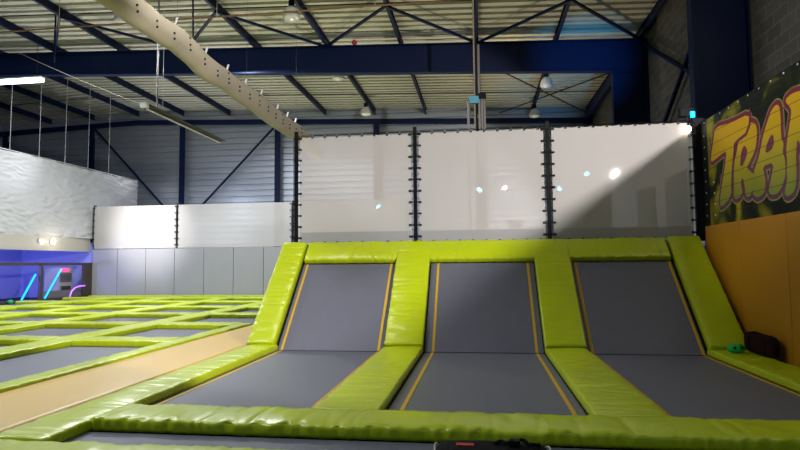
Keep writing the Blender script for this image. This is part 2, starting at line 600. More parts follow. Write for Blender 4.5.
# eaves tube on far wall and columns
mb = MB().bar((6.0, 31.1, 9.14 - PITCH * 6), (RX, 31.1, 9.14 - PITCH * RX), 0.2, 0.26)
struct('eaves_beam', mb, M['blue'])
struct('eaves_beam', MB().bar((RX, 31.1, 9.14 - PITCH * RX), (-30, 31.1, 9.14 - PITCH * RX + PITCH * (-30 - RX)), 0.2, 0.26), M['blue'])
for x in (-28.3, -22.6, -16.9, -11.2, -5.55, 0.1, 5.6):
    struct('wall_column', MB().box(x - 0.17, x + 0.17, 30.95, 30.98, -0.03, 9.2 - PITCH * x if x > RX else 9.2 - PITCH * RX + PITCH * (x - RX))
           .box(x - 0.02, x + 0.02, 30.98, 31.25, -0.03, 9.1), M['blue'])
for a, b in (((-22.4, 30.9, 9.6), (-17.1, 30.9, 4.0)), ((-11.3, 30.9, 9.3), (-16.7, 30.9, 3.8)), ):
    struct('wall_brace', MB().bar(a, b, 0.07, 0.10), M['blue'])
# roof bracing in zig-zag and tie rods
for i in range(-6, 2):
    xa, xb = 2.835 * i, 2.835 * (i + 1)
    ya, yb = (20.9, 17.6) if i % 2 == 0 else (17.6, 20.9)
    struct('roof_brace', MB().bar((xa, ya, roof_z(xa) - 0.34), (xb, yb, roof_z(xb) - 0.34), 0.08, 0.08), M['blue'])
for yy, nm in ((17.7, 'roof_tie_rod'), (27.6, 'roof_tie_rod')):
    struct(nm, MB().tube([(5.6, yy, roof_z(5.6) - 0.2), (RX, yy, roof_z(RX) - 0.2)], 0.022, 6), M['wiredark'])
    struct(nm, MB().tube([(RX, yy, roof_z(RX) - 0.2), (-29, yy, roof_z(-29) - 0.2)], 0.022, 6), M['wiredark'])
for a, b in (((1.1, 24.2), (5.6, 30.9)), ((5.6, 24.2), (1.1, 30.9)), ):
    struct('cross_brace', MB().bar((a[0], a[1], roof_z(a[0]) - 0.36), (b[0], b[1], roof_z(b[0]) - 0.36), 0.045, 0.045), M['wiredark'])
for a, b in (((5.75, 21.0, 9.2), (5.75, 16.2, 6.5)), ((5.75, 13.5, 8.9), (5.75, 19.4, 5.5))):
    struct('wall_brace', MB().bar(a, b, 0.10, 0.10), M['blue'])
struct('wall_brace', MB().bar((5.6, 21.3, 9.1), (5.6, 31.0, 9.0), 0.2, 0.3), M['blue'])

# ramp body and platform behind the slanted beds
W0, W1 = -4.12, 4.2
top = 2.78
mb = MB().prism([(O_Y + 0.03, -0.03), (O_Y + top * SY + 0.02, -0.03 + top * SZ), (13.2, -0.03 + top * SZ), (13.2, -0.03)], 'x', W0, W1)
struct('ramp_base', mb, M['deck'])

# ------------------------------------------------------------------ front trampolines
LANES = [('left lane', -3.57, -1.685, -3.49, -1.77), ('middle lane', -0.97, 1.0, -0.83, 0.89), ('right lane', 1.70, 3.52, 1.78, 3.48)]
for (nm, x0, x1, l0, l1) in LANES:
    # flat bed
    o = MB().box(x0, x1, 5.57, 9.885, -0.03, 0.0).build('trampoline_bed', M['bed'])
    tag(o, 'flat grey trampoline bed in the %s of the ramp area, yellow edge lines' % nm, 'trampoline bed', 'flat beds before the ramp')
    for lx in (l0, l1):
        MB().box(lx - 0.022, lx + 0.022, 5.57, 9.885, 0.0, 0.005).build('guide_line', M['line'], o)['label'] = 'yellow line'
    recenter(o)
    # slanted bed
    mb = MB().box(0.012, 2.17, -(x1 - 0.0), -(x0 + 0.0), -0.028, 0.0).xf(slope_m(0, 0))
    o = mb.build('slanted_trampoline_bed', M['bed'])
    tag(o, 'slanted dark grey trampoline bed rising behind the %s' % nm, 'trampoline bed', 'slanted beds of the ramp')
    for lx in (l0, l1):
        MB().box(0.012, 2.17, -lx - 0.022, -lx + 0.022, 0.0, 0.005).xf(slope_m(0, 0)).build('guide_line', M['line'], o)['label'] = 'yellow line'
    recenter(o)
# strip of bed between the two near cross pads
o = MB().box(-3.58, 4.15, 2.6, 4.94, -0.03, 0.0).build('trampoline_bed', M['bed'])
recenter(tag(o, 'grey trampoline bed showing as a thin strip between the two nearest green pads', 'trampoline bed'))

# flat pads running away from the camera
for (x, wd, y0, nm) in ((-3.83, 0.52, 4.40, 'long lime pad between the tan walkway and the left lane'),
                        (-1.33, 0.66, 5.60, 'flat lime pad between the left lane and the middle lane'),
                        (1.35, 0.66, 5.60, 'flat lime pad between the middle lane and the right lane'),
                        (3.83, 0.58, 5.60, 'flat lime pad along the foot of the orange wall')):
    o = pad('trampoline_pad', x, y0, x, 9.93, wd, 0.10, -0.0, puff=0.008)
    tag(o, nm, 'safety pad', 'flat pads between the front lanes')
o = pad('trampoline_pad', -3.57, 5.28, 4.12, 5.28, 0.60, 0.11, 0.0, ripple=0.02)
tag(o, 'long lime cross pad with gathered front edge along the foot of the three lanes', 'safety pad', 'front cross pads')
o = pad('trampoline_pad', -4.3, 4.02, 4.12, 4.02, 0.70, 0.10, 0.004, ripple=0.014)
o.location.z = 0.0
tag(o, 'nearest lime cross pad at the bottom edge of the photo', 'safety pad', 'front cross pads')

# slanted pads
for (x, wd, s1, T, nm) in ((-3.86, 0.50, 2.70, 0.15, 'slanted lime pad at the left end of the ramp'),
                           (-1.33, 0.66, 2.52, 0.145, 'slanted lime pad between the left and middle slanted beds'),
                           (1.35, 0.66, 2.52, 0.145, 'slanted lime pad between the middle and right slanted beds'),
                           (3.86, 0.58, 2.74, 0.14, 'slanted lime pad against the orange wall at the right end of the ramp')):
    mb = pad_mb(s1 - 0.06, wd, T, puff=0.010)
    mb.v = [(p[0], p[1], p[2]) for p in mb.v]
    o = mb.build('slanted_pad', M['lime'], smooth=True)
    o.matrix_world = slope_m(x, 0.06, -0.004)
    tag(o, nm, 'safety pad', 'slanted pads of the ramp')
# top pad along the ramp edge
mb = pad_mb(7.08, 0.54, 0.13, ripple=0.012, puff=0.02)
o = mb.build('ramp_top_pad', M['lime'], smooth=True)
mm = slope_m(0, 2.47, -0.02)
o.matrix_world = mm @ Matrix.Translation((0, 3.56, 0)) @ Matrix.Rotation(-PI / 2, 4, 'Z')
tag(o, 'long lime pad along the top of the ramp beneath the white screens', 'safety pad')

# tan walkway
mb = MB().grid(lambda u, v: (-5.40 + 1.28 * u, 2.0 + 12.4 * v, 0.03 + 0.006 * noise.noise(Vector((u * 3, v * 9, 2)))), 10, 90)
o = mb.build('walkway_mat', M['tan'], smooth=True, solid=0.05)
tag(o, 'glossy tan padded walkway between the left court and the ramp lanes', 'mat')

# ------------------------------------------------------------------ left court
ORD = ['first', 'second', 'third', 'fourth', 'fifth', 'sixth', 'seventh']
LX = [(-8.33, -7.68), (-11.25, -10.60), (-14.05, -13.40), (-16.85, -16.20)]
COLS = [(-7.68, -5.75), (-10.60, -8.33), (-13.40, -11.25), (-16.20, -14.05), (-18.7, -16.85)]
ROWY = [10.1, 13.0, 15.75, 18.5, 21.25, 23.9]
ends = [5.0] + ROWY
# edge pad along the walkway
o = pad('court_edge_pad', -5.58, 3.0, -5.58, 13.3, 0.32, 0.12, 0.0, puff=0.004)
tag(o, 'narrow lime edge pad along the left side of the tan walkway', 'safety pad')
for ci, (x0, x1) in enumerate(COLS):
    for ri in range(7):
        y0 = ends[ri] + (0.6 if ri else 0)
        y1 = ROWY[ri] if ri < 6 else 25.5
        o = MB().box(x0 - 0.06, x1 + 0.06, y0 - 0.06, y1 + 0.06, -0.03, 0.0).build('trampoline_bed', M['bed'])
        tag(o, 'grey court bed, %s row from the front, %s column from the tan walkway' % (ORD[ri], ORD[ci]), 'trampoline bed', 'beds of the left court')
        recenter(o)
        if ri < 6:
            o = pad('court_cross_pad', x0 + 0.01, ROWY[ri] + 0.3, x1 - 0.01, ROWY[ri] + 0.3, 0.60, 0.115, 0.0, ripple=0.02, step=0.05)
            tag(o, 'lime cross pad behind the %s row of court beds, %s column from the tan walkway' % (ORD[ri], ORD[ci]), 'safety pad', 'cross pads of the left court')
for li, (x0, x1) in enumerate(LX):
    for ri in range(7):
        y0 = ends[ri] + (0.61 if ri else 0)
        y1 = (ROWY[ri] + 0.60) if ri < 6 else 25.5
        o = pad('court_lane_pad', (x0 + x1) / 2, y0, (x0 + x1) / 2, y1, 0.64, 0.11, 0.0, step=0.08)
        tag(o, 'lime lane pad beside the %s row of court beds, %s line from the tan walkway' % (ORD[ri], ORD[li]), 'safety pad', 'lane pads of the left court')
o = pad('court_cross_pad', -18.6, 25.8, -5.5, 25.8, 0.55, 0.11, 0.0, step=0.1)
tag(o, 'long lime pad along the foot of the grey wall panels', 'safety pad')

# ------------------------------------------------------------------ far grey wall panels and far screens
for k in range(9):
    x = -19.07 + 1.49 * k
    mb = MB().box(max(x, -18.92), x + 1.47, 26.2, 26.32, 0.0, 2.33)
    o = mb.build('wall_pad', M['greypad'], bevel=0.015)
    tag(o, 'grey padded wall panel behind the left court, %s from its left end' % (ORD + ['eighth', 'ninth', 'tenth'])[k], 'wall pad', 'grey wall panels')
    recenter(o)


def screen(name, x0, x1, y, z0, z1, label, hem, tie=0.27, group='white screens on the ramp', puff=0.02, topz=None):
    sd = random.random() * 50
    t1 = topz or (lambda u: z1)

    def fn(u, v):
        x = x0 + (x1 - x0) * u
        z = z0 + (t1(u) - z0) * v
        if v > 0.999:
            z -= 0.022 * abs(math.sin(PI * (x - x0) / tie))
        b = puff * math.sin(PI * u) * math.sin(PI * v) + puff * 0.2 * noise.noise(Vector((u * 6, v * 5, sd)))
        return (x, y + b, z)
    o = MB().grid(fn, 48, 30).build(name, M['screen'], smooth=True)
    tag(o, label, 'screen', group)
    if hem:
        MB().grid(lambda u, v: (x0 + 0.02 + (x1 - x0 - 0.04) * u, y - 0.012, z0 + hem * v), 20, 3).build('hem_band', M['hem'], o, smooth=True)['label'] = 'grey lower band of the screen'
    return o


def lacing(o, pts, r=0.011):
    """one continuous cord going to and fro between post and screen edge"""
    path = []
    for a, b in pts:
        path += [a, b, (b[0], b[1], b[2] + 0.022), (a[0], a[1] + 0.004, a[2] + 0.024)]
    MB().tube(path, r, 5).build('lacing_cord', M['black'], o)


NY = 11.95
ZT, ZB = 4.24, 1.95
POLES = [-3.90, -1.33, 1.38]
PN = ['at the left end of the ramp screens', 'between the left and middle ramp screens', 'between the middle and right ramp screens']
for x, nm in zip(POLES, PN):
    o = MB().box(x - 0.035, x + 0.035, NY - 0.035, NY + 0.035, 1.89, ZT + 0.12).build('screen_post', M['black'])
    tag(o, 'black square post ' + nm, 'post', 'posts of the ramp screens')
    recenter(o)
o = MB().box(4.16, 4.37, NY - 0.035, NY + 0.035, 1.89, ZT + 0.06).build('screen_post', M['black'])
recenter(tag(o, 'black square post in the corner between the right screen and the graffiti banner', 'post', 'posts of the ramp screens'))
for (x0, x1, pl, pr, nm) in ((-3.82, -1.41, -3.90, -1.33, 'left'), (-1.25, 1.30, -1.33, 1.38, 'middle'), (1.46, 4.12, 1.38, 4.2, 'right')):
    o = screen('mesh_screen', x0, x1, NY, ZB, ZT, 'tall white mesh screen laced above the %s ramp lane' % nm, 0.23, puff=0.004)
    la = pl - 0.045 if nm == 'left' else pl - 0.02
    ra = pr + 0.02 if nm != 'right' else pr
    zs = [ZB + 0.1 + (ZT - ZB - 0.15) * k / 9 for k in range(10)]
    lacing(o, [((la, NY - 0.045, z), (x0 + 0.05, NY - 0.025, z)) for z in zs])
    lacing(o, [((ra, NY - 0.045, z), (x1 - 0.05, NY - 0.025, z)) for z in zs])
    nk = int((x1 - x0) / 0.27)
    path = [(x0 - 0.05, NY, ZT + 0.015)]
    for k in range(nk + 1):
        xx = x0 + 0.02 + 0.27 * k
        path += [(xx - 0.03, NY - 0.005, ZT + 0.015), (xx - 0.02, NY - 0.022, ZT - 0.035), (xx, NY - 0.022, ZT - 0.035), (xx + 0.03, NY - 0.012, ZT + 0.02)]
    path.append((x1 + 0.05, NY, ZT + 0.015))
    MB().tube(path, 0.011, 5).build('top_cord', M['black'], o)
    path = [(x0 - 0.05, NY - 0.02, ZB - 0.045)]
    for k in range(nk + 1):
        xx = x0 + 0.02 + 0.27 * k
        path += [(xx - 0.02, NY - 0.02, ZB - 0.045), (xx - 0.01, NY - 0.025, ZB + 0.03), (xx + 0.01, NY - 0.025, ZB + 0.03), (xx + 0.02, NY - 0.02, ZB - 0.045)]
    path.append((x1 + 0.05, NY - 0.02, ZB - 0.045))
    MB().tube(path, 0.010, 5).build('bottom_cord', M['black'], o)

for (x0, x1, nm) in ((-18.9, -14.60, 'brightly lit white mesh screen above the grey wall panels, left end'),
                     (-14.48, -8.82, 'long white mesh screen above the grey wall panels, right of the bright one'),
                     (-8.68, -3.3, 'white mesh screen above the grey wall panels, seen through the left ramp screen')):
    o = screen('far_mesh_screen', x0, x1, 26.25, 2.36, 4.46, nm, 0, group='white screens behind the court', puff=0.03)
    zs = [2.5 + 1.85 * k / 6 for k in range(7)]
    lacing(o, [((x0 - 0.05, 26.2, z), (x0 + 0.05, 26.21, z)) for z in zs], 0.016)
    lacing(o, [((x1 + 0.05, 26.2, z), (x1 - 0.05, 26.21, z)) for z in zs], 0.016)
for x, nm in ((-18.96, 'at the left end of the far screens'), (-14.54, 'between the two left far screens'), (-8.75, 'at the right end of the long far screen')):
    o = MB().box(x - 0.045, x + 0.045, 26.33, 26.42, -0.03, 4.52).build('screen_post', M['black'])
    recenter(tag(o, 'thin dark post ' + nm, 'post', 'posts of the far screens'))


# hanging plastic sheets
def sheet_mb(fn_pos, L, H, amp, nu, nv, sd):
    def fn(u, v):
        a, b = u * L, v * H
        d = amp * (noise.noise(Vector((a * 0.4, b * 0.5, sd))) * 1.2 + abs(noise.noise(Vector((a * 0.9 + b * 1.4, b * 3.0 - a * 0.6, sd + 5)))) * 0.45 + abs(noise.noise(Vector((a * 2.0 - b * 1.0, b * 5.5 + a, sd + 8)))) * 0.22)
        return fn_pos(u, v, d)
    return MB().grid(fn, nu, nv)


mb = sheet_mb(lambda u, v, d: (-19.15 + d, 17.0 + 13.1 * u, 2.86 + 3.46 * v - (0.06 * abs(math.sin(u * 13.1 * PI / 1.65)) if v > 0.999 else 0)), 13.1, 3.46, 0.20, 240, 110, 3.0)
o = mb.build('plastic_sheet', M['sheet'], smooth=True)
tag(o, 'wrinkled white plastic sheet hung along the left side of the court', 'sheet')
MB().grid(lambda u, v: (-19.12 + 0.01 * noise.noise(Vector((u * 9, v * 2, 1))), 17.0 + 9.3 * u, 2.22 + 0.64 * v), 60, 6).build('lower_strip', M['sheetstrip'], o, smooth=True)['label'] = 'smooth beige lower strip of the sheet'
MB().tube([(-19.15, 17.0, 6.32), (-19.15, 30.1, 6.32)], 0.02, 6).build('top_cable', M['wire'], o)
for yy in (19.4, 21.2, 22.8, 24.4, 26.0, 27.6):
    MB().tube([(-19.15, yy, 6.3), (-19.13, yy, roof_z(-18.97) - 0.0)], 0.012, 5).build('hanging_wire', M['wire'], o)

mb = sheet_mb(lambda u, v, d: (4.38 + d * 0.6, 12.15 + 8.0 * u, -0.03 + 4.25 * v), 8.0, 4.25, 0.07, 80, 50, 9.0)
o = mb.build('plastic_sheet', M['sheet'], smooth=True)
tag(o, 'wrinkled plastic sheet along the right wall, seen faintly through the right ramp screen', 'sheet')
for (y0, y1, nm) in ((15.25, 16.6, 'smaller'), (12.75, 14.15, 'larger')):
    o = MB().box(4.28, 4.325, y0, y1, 2.3 if nm == 'larger' else 2.45, 3.42).build('window_panel', M['darkpanel'])
    tag(o, '%s dark window panel on the sheet, faint through the right ramp screen' % nm, 'panel')
    MB().box(4.255, 4.27, y0, y1, 2.3 if nm == 'larger' else 2.45, 2.36 if nm == 'larger' else 2.5).build('sill', M['greypad'], o)

# ------------------------------------------------------------------ right wall: orange pads and graffiti banner
for k in range(10):
    y1 = 11.72 - 1.48 * k
    mb = MB().box(4.24, 4.34, y1 - 1.47, y1, 0.0, 2.16)
    o = mb.build('wall_pad', M['orange'], bevel=0.012)
    tag(o, 'orange padded wall panel beneath the graffiti banner, %s from the ramp' % (ORD + ['eighth', 'ninth', 'tenth'])[k], 'wall pad', 'orange wall panels')
    recenter(o)
LET = {
 'T': [(11.181, 3.944), (10.472, 3.861), (9.824, 3.85), (9.866, 3.646), (9.982, 3.564), (10.229, 3.529), (10.416, 3.507), (10.459, 3.33), (10.52, 3.203), (10.601, 2.905), (10.634, 2.597), (11.079, 2.452), (11.12, 2.565), (11.013, 2.813), (10.883, 3.052), (10.78, 3.291), (10.743, 3.405), (10.868, 3.418), (11.137, 3.37), (11.417, 3.338), (11.436, 3.424), (11.291, 3.712)],
 'R': [(9.78, 3.703), (9.641, 3.642), (9.591, 3.543), (9.614, 3.387), (9.693, 3.213), (9.96, 3.03), (9.999, 2.997), (9.822, 2.888), (9.744, 2.857), (9.782, 2.691), (9.899, 2.552), (9.986, 2.524), (10.09, 2.555), (10.099, 2.674), (10.145, 2.859), (10.212, 2.849), (10.243, 2.773), (10.192, 2.626), (10.288, 2.558), (10.474, 2.538), (10.561, 2.609), (10.53, 2.894), (10.45, 3.191), (10.344, 3.308), (10.255, 3.494), (9.964, 3.531), (9.848, 3.622)],
 'A': [(8.964, 3.763), (8.884, 3.714), (8.869, 3.536), (8.88, 3.422), (8.883, 3.231), (8.823, 3.167), (8.869, 3.037), (8.813, 2.941), (8.811, 2.803), (8.828, 2.692), (8.924, 2.562), (9.075, 2.465), (9.28, 2.474), (9.333, 2.555), (9.243, 2.694), (9.119, 2.942), (9.486, 2.941), (9.405, 2.747), (9.421, 2.597), (9.493, 2.514), (9.691, 2.475), (9.851, 2.556), (9.804, 2.678), (9.754, 2.83), (9.766, 2.902), (9.72, 2.952), (9.565, 3.114), (9.421, 3.383), (9.27, 3.569), (9.121, 3.719)],
 'M': [(8.383, 3.785), (8.566, 3.797), (8.697, 3.766), (8.717, 3.729), (8.6, 3.62), (8.576, 3.546), (8.638, 3.393), (8.721, 3.213), (8.773, 3.019), (8.753, 2.896), (8.782, 2.765), (8.78, 2.628), (8.881, 2.442), (8.778, 2.387), (8.587, 2.462), (8.528, 2.674), (8.53, 2.923), (8.459, 3.184), (8.305, 2.801), (8.169, 2.751), (7.928, 3.145), (8.019, 2.442), (7.874, 2.373), (7.681, 2.447), (7.558, 3.305), (7.545, 3.843), (7.747, 3.886), (8.058, 3.411), (8.214, 3.72)]}
HOLES = {'R': [(10.047, 3.361), (9.968, 3.296), (9.999, 3.203), (10.166, 3.071), (10.209, 3.088), (10.174, 3.203), (10.142, 3.29)],
         'A': [(9.111, 3.36), (9.113, 3.173), (9.354, 3.121), (9.266, 3.258)]}
BX = 4.30
banner = MB().box(BX, BX + 0.05, -3.0, 11.86, 2.17, 4.19).build('graffiti_banner', M['mback'])
tag(banner, 'dark graffiti banner with yellow and purple lettering above the orange wall panels', 'banner')


def smooth_poly(p, it=1):
    for _ in range(it):
        q = []
        for i in range(len(p)):
            a, b = p[i], p[(i + 1) % len(p)]
            q += [(a[0] * 0.78 + b[0] * 0.22, a[1] * 0.78 + b[1] * 0.22), (a[0] * 0.22 + b[0] * 0.78, a[1] * 0.22 + b[1] * 0.78)]
        p = q
    return p


from mathutils.geometry import tessellate_polygon


def fill_mb(mb, p, x):
    tris = tessellate_polygon([[Vector((a, b, 0)) for a, b in p]])
    mb.add([(x, a, b) for a, b in p], [tuple(t) for t in tris])
    return mb


def stroke_mb(mb, p, x, r):
    n = len(p)
    for i in range(n):
        a, b = Vector(p[i]), Vector(p[(i + 1) % n])
        d = b - a
        if d.length < 1e-6:
            continue
        s = Vector((-d.y, d.x)).normalized() * r
        xi = x - i * 4e-5
        mb.add([(xi, *(a + s)), (xi, *(a - s)), (xi, *(b - s)), (xi, *(b + s))], [(0, 1, 2, 3)])
        mb.add([(xi - 2e-5, a.x + r * math.cos(k * PI / 6), a.y + r * math.sin(k * PI / 6)) for k in range(12)], [tuple(range(12))])
    return mb


for ch, p in LET.items():
    p = smooth_poly(p)
    stroke_mb(MB(), p, BX - 0.003, 0.095).build('letter_glow', M['mpale'], banner)
for ch, p in LET.items():
    p = smooth_poly(p)
    stroke_mb(MB(), p, BX - 0.006, 0.072).build('letter_outline', M['mpurple'], banner)
for k_, (ch, p) in enumerate(LET.items()):
    p = smooth_poly(p)
    fill_mb(MB(), p, BX - 0.009 - 0.001 * (k_ == 0)).build('letter', M['mfill'], banner)
    if ch == 'T':
        q = p
        stroke_mb(MB(), [(9.78, 3.90), (9.83, 3.66), (9.97, 3.545), (10.25, 3.505), (10.40, 3.46), (10.46, 3.25), (10.52, 2.95), (10.55, 2.62), (10.52, 2.95), (10.46, 3.25), (10.40, 3.46), (10.25, 3.505), (9.97, 3.545), (9.83, 3.66)],
                  BX - 0.0125, 0.028).build('letter_shade', M['mpurple'], banner)
    if ch in HOLES:
        h = smooth_poly(HOLES[ch])
        mb = fill_mb(MB(), h, BX - 0.013)
        stroke_mb(mb, h, BX - 0.0132, 0.018)
        mb.build('letter_counter', M['mpurple'], banner)
# eyelets along the edge of the banner
mb0 = MB().lathe([(0.0, -0.004), (0.016, -0.004), (0.016, 0.004), (0.0, 0.004)], 8)
mb0.xf(Matrix.Rotation(PI / 2, 4, 'Y'))
ey0 = None
spots = [(11.7 - 0.37 * k, 4.15) for k in range(11)] + [(11.74, 3.9 - 0.22 * k) for k in range(8)] + [(11.35, 2.95 - 0.2 * k) for k in range(4)]
for (yy, zz) in spots:
    if ey0 is None:
        ey0 = mb0.build('eyelet', M['white'], banner)
        e = ey0
    else:
        e = ey0.copy()
        C.objects.link(e)
    e.location = (BX - 0.004, yy, zz)
MB().box(BX - 0.002, BX, 11.60, 11.86, 2.17, 4.21).build('edge_strip', M['black'], banner)

# floodlight in the corner and warm lamp
fl = empty('floodlight', (4.08, NY + 0.02, ZT + 0.03))
tag(fl, 'small black floodlight with cyan lens above the right corner of the screens', 'floodlight')
MB().box(-0.14, 0.12, -0.06, 0.10, 0.08, 0.25).build('housing', M['black'], fl, bevel=0.015)
MB().box(0.04, 0.12, -0.10, -0.06, 0.04, 0.16).build('lens', M['cyanlens'], fl, bevel=0.01)['label'] = 'glowing cyan lens'
MB().box(-0.02, 0.02, -0.02, 0.02, 0.0, 0.10).build('bracket', M['black'], fl)
wl = empty('corner_lamp', (4.06, NY - 0.05, ZT - 0.16))
tag(wl, 'small warm glowing lamp on the upper right corner of the right screen', 'lamp')
MB().lathe([(0.002, -0.055), (0.035, -0.045), (0.055, -0.015), (0.055, 0.02), (0.03, 0.05), (0.002, 0.055)], 12).xf(Matrix.Translation((0, -0.04, 0))).build('globe', M['warmglow'], wl, smooth=True)
MB().bar((0, -0.02, 0.03), (0.03, 0.03, 0.17), 0.02, 0.02).build('bracket', M['black'], wl)

# ------------------------------------------------------------------ ceiling fittings
hb = None
BAYS = [(-11.3, 16.8, 'in the front roof bay half behind the beige duct'), (-5.72, 17.0, 'in the front roof bay right of the beige duct'),
        (-11.3, 22.3, 'just below the big rafter beside the beige duct'), (-5.72, 23.0, 'just below the big rafter right of centre'),
        (-5.72, 28.8, 'near the far wall above the left ramp screen'), (-11.2, 28.2, 'near the far wall behind the beige duct'),
        (2.84, 24.4, 'under the blue lit purlin, nearer one'), (2.80, 29.4, 'under the blue lit purlin, farther one')]
for (x, y, nm) in BAYS:
    if hb is None:
        hb = empty('high_bay_lamp')
        MB().lathe([(0.09, 0.0), (0.10, 0.02), (0.10, 0.22), (0.07, 0.24)], 12, (0, 0, -0.27)).build('gear_box', M['black'], hb, smooth=False)
        MB().lathe([(0.10, 0.02), (0.13, 0.0), (0.20, -0.08), (0.25, -0.20), (0.27, -0.32), (0.27, -0.34)], 20, (0, 0, -0.27)).build('bell_shade', M['lampwhite'], hb, smooth=True)
        MB().lathe([(0.265, 0.0), (0.24, -0.03), (0.15, -0.07), (0.02, -0.09)], 20, (0, 0, -0.61)).build('diffuser', M['lampglass'], hb, smooth=True)
        r = hb
    else:
        r = hb.copy()
        C.objects.link(r)
        for ch in hb.children:
            c = ch.copy()
            C.objects.link(c)
            c.parent = r
    r.location = (x, y, roof_z(x) - 0.29)
    tag(r, 'grey bell shaped ceiling lamp ' + nm, 'ceiling lamp', 'bell lamps under the roof')

# lit batten at the left
t = empty('tube_light', (-18.3, 20.0, 8.72))
tag(t, 'lit white tube light at the left edge just under the big rafter', 'tube light')
MB().box(-2.2, 1.55, -0.12, 0.12, 0.10, 0.16).build('housing', M['white'], t)
MB().box(-2.2, 1.52, -0.13, 0.13, -0.03, 0.10).build('diffuser', M['tubewhite'], t, bevel=0.02)['label'] = 'glowing white diffuser'
for dx in (-1.8, 1.3):
    MB().tube([(dx, 0, 0.15), (dx, 0, 1.85)], 0.012, 5).build('hanging_wire', M['wiredark'], t)
# unlit batten hanging left of the duct
t = empty('hanging_batten_light', (-9.0, 16.8, 5.82))
tag(t, 'unlit grey batten light hanging on a rod left of the beige duct', 'tube light')
MB().box(-0.09, 0.09, -2.3, 2.3, 0.0, 0.10).build('housing', M['brown'], t)
MB().box(-0.20, -0.09, -2.3, 2.3, 0.02, 0.04).build('reflector', M['brown'], t)
MB().box(0.09, 0.20, -2.3, 2.3, 0.02, 0.04).build('reflector', M['brown'], t)
MB().tube([(0, -2.25, -0.03), (0, 2.25, -0.03)], 0.025, 8).build('tube', M['lampglass'], t)
MB().tube([(0, -1.75, 0.05), (0, -1.75, roof_z(-9.0) - 5.83)], 0.025, 8).build('hanging_rod', M['steel'], t)
MB().tube([(0, -1.45, 0.05), (0, -1.45, roof_z(-9.0) - 5.83)], 0.006, 5).build('hanging_wire', M['wire'], t)
MB().box(-0.1, 0.1, -2.42, -2.3, -0.02, 0.12).build('end_cap', M['lampwhite'], t)
o = MB().tube([(-18.2, 19.0, 10.0)] + [(-17.7 + 8.7 * k / 12, 19 - 4.5 * k / 12, 9.85 - 4.0 * k / 12 - 0.06 * math.sin(PI * k / 12)) for k in range(13)], 0.006, 5).build('power_cable', M['duct'])
tag(o, 'thin cable sloping down from the roof to the unlit batten light', 'cable')

# beige fabric air duct
SECT = [(7.2, 6.06, 0.28), (8.2, 6.03, 0.28), (8.8, 6.03, 0.28), (9.8, 6.00, 0.27), (10.7, 6.05, 0.27), (11.9, 5.90, 0.28), (13.0, 5.92, 0.25), (14.1, 5.90, 0.27), (15.1, 5.92, 0.30), (16.0, 5.86, 0.29), (17.1, 5.86, 0.29), (18.3, 5.88, 0.28), (20.0, 5.80, 0.27), (21.2, 5.70, 0.27)]
pts, rr = [], []
for i in range(len(SECT) - 1):
    for k in range(6):
        f = k / 6
        a, b = SECT[i], SECT[i + 1]
        pts.append((-6.0, a[0] + (b[0] - a[0]) * f, a[1] + (b[1] - a[1]) * f))
        rr.append(a[2] + (b[2] - a[2]) * f)
mb = MB().tube(pts, rr, 20)
mb.v = [(-6.0 + (p[0] + 6.0) * 0.75 + 0.03 * noise.noise(Vector((p[1] * 1.3, p[2] * 2, 1))), p[1], p[2] + 0.02 * noise.noise(Vector((p[0], p[1] * 2, 4)))) for p in mb.v]
duct = mb.build('fabric_air_duct', M['duct'], smooth=True)
tag(duct, 'slack beige fabric air duct with rows of holes crossing under the roof', 'air duct')
def duct_at(y):
    for a, b in zip(SECT, SECT[1:]):
        if a[0] <= y <= b[0]:
            f = (y - a[0]) / (b[0] - a[0])
            return a[1] + (b[1] - a[1]) * f, a[2] + (b[2] - a[2]) * f
    return SECT[-1][1], SECT[-1][2]
h0 = None
for k in range(18):
    yy = 9.0 + 0.62 * k
    zc, rc = duct_at(yy)
    for an in (-8, -28) if k % 3 else (-8, -28, 22):
        a = math.radians(an)
        p = (-6.0 + 0.75 * rc * math.cos(a) + 0.012, yy + (0.05 if an == -28 else 0), zc + rc * math.sin(a))
        if h0 is None:
            m_ = MB().lathe([(0.0, -0.012), (0.022, -0.012), (0.022, 0.012), (0.0, 0.012)], 8).xf(Matrix.Rotation(PI / 2, 4, 'Y'))
            h0 = m_.build('air_hole', M['hole'], duct)
            h = h0
        else:
            h = h0.copy()
            C.objects.link(h)
        h.location = p
for yy in (10.6, 11.9, 13.0, 14.1, 15.2, 16.5, 17.4, 18.2):
    zc, rc = duct_at(yy)
    MB().bar((-6.0, yy, zc + rc - 0.02), (-5.97, yy + 0.05, zc + rc + 0.17), 0.06, 0.02).build('hanging_tab', M['white'], duct)
    if int(yy) in (10, 14, 18):
        MB().tube([(-5.97, yy + 0.05, zc + rc + 0.15), (-5.97, yy + 0.05, roof_z(-5.97))], 0.003, 4).build('hanging_wire', M['wiredark'], duct)

# steel mast behind the screens and its hoist tubes
t = empty('steel_mast', (-0.10, 16.0, -0.03))
tag(t, 'tall thin steel mast with hoist tubes rising behind the middle screen', 'mast')
MB().box(-0.015, 0.025, -0.04, 0.04, 0, 9.85).build('pole', M['tanpole'], t)['label'] = 'pale grey pole'
MB().box(0.03, 0.075, -0.04, 0.02, 0, 9.85).build('back_channel', M['black'], t)
for (dx, top_, m_) in ((-0.17, 6.0, 'steel'), (0.13, 7.6, 'steel'), (0.20, 6.1, 'steel'), (0.27, 6.05, 'steel')):
    MB().tube([(dx, -0.06, 0), (dx, -0.06, top_)], 0.035, 8).build('hoist_tube', M[m_], t)
MB().box(-0.14, 0.12, -0.14, -0.05, 5.93, 6.13).build('control_box', M['label'], t, bevel=0.01)['label'] = 'white box with cyan light put into its colour'
MB().box(0.10, 0.32, -0.12, -0.02, 6.05, 6.22).build('pulley_block', M['black'], t, bevel=0.02)
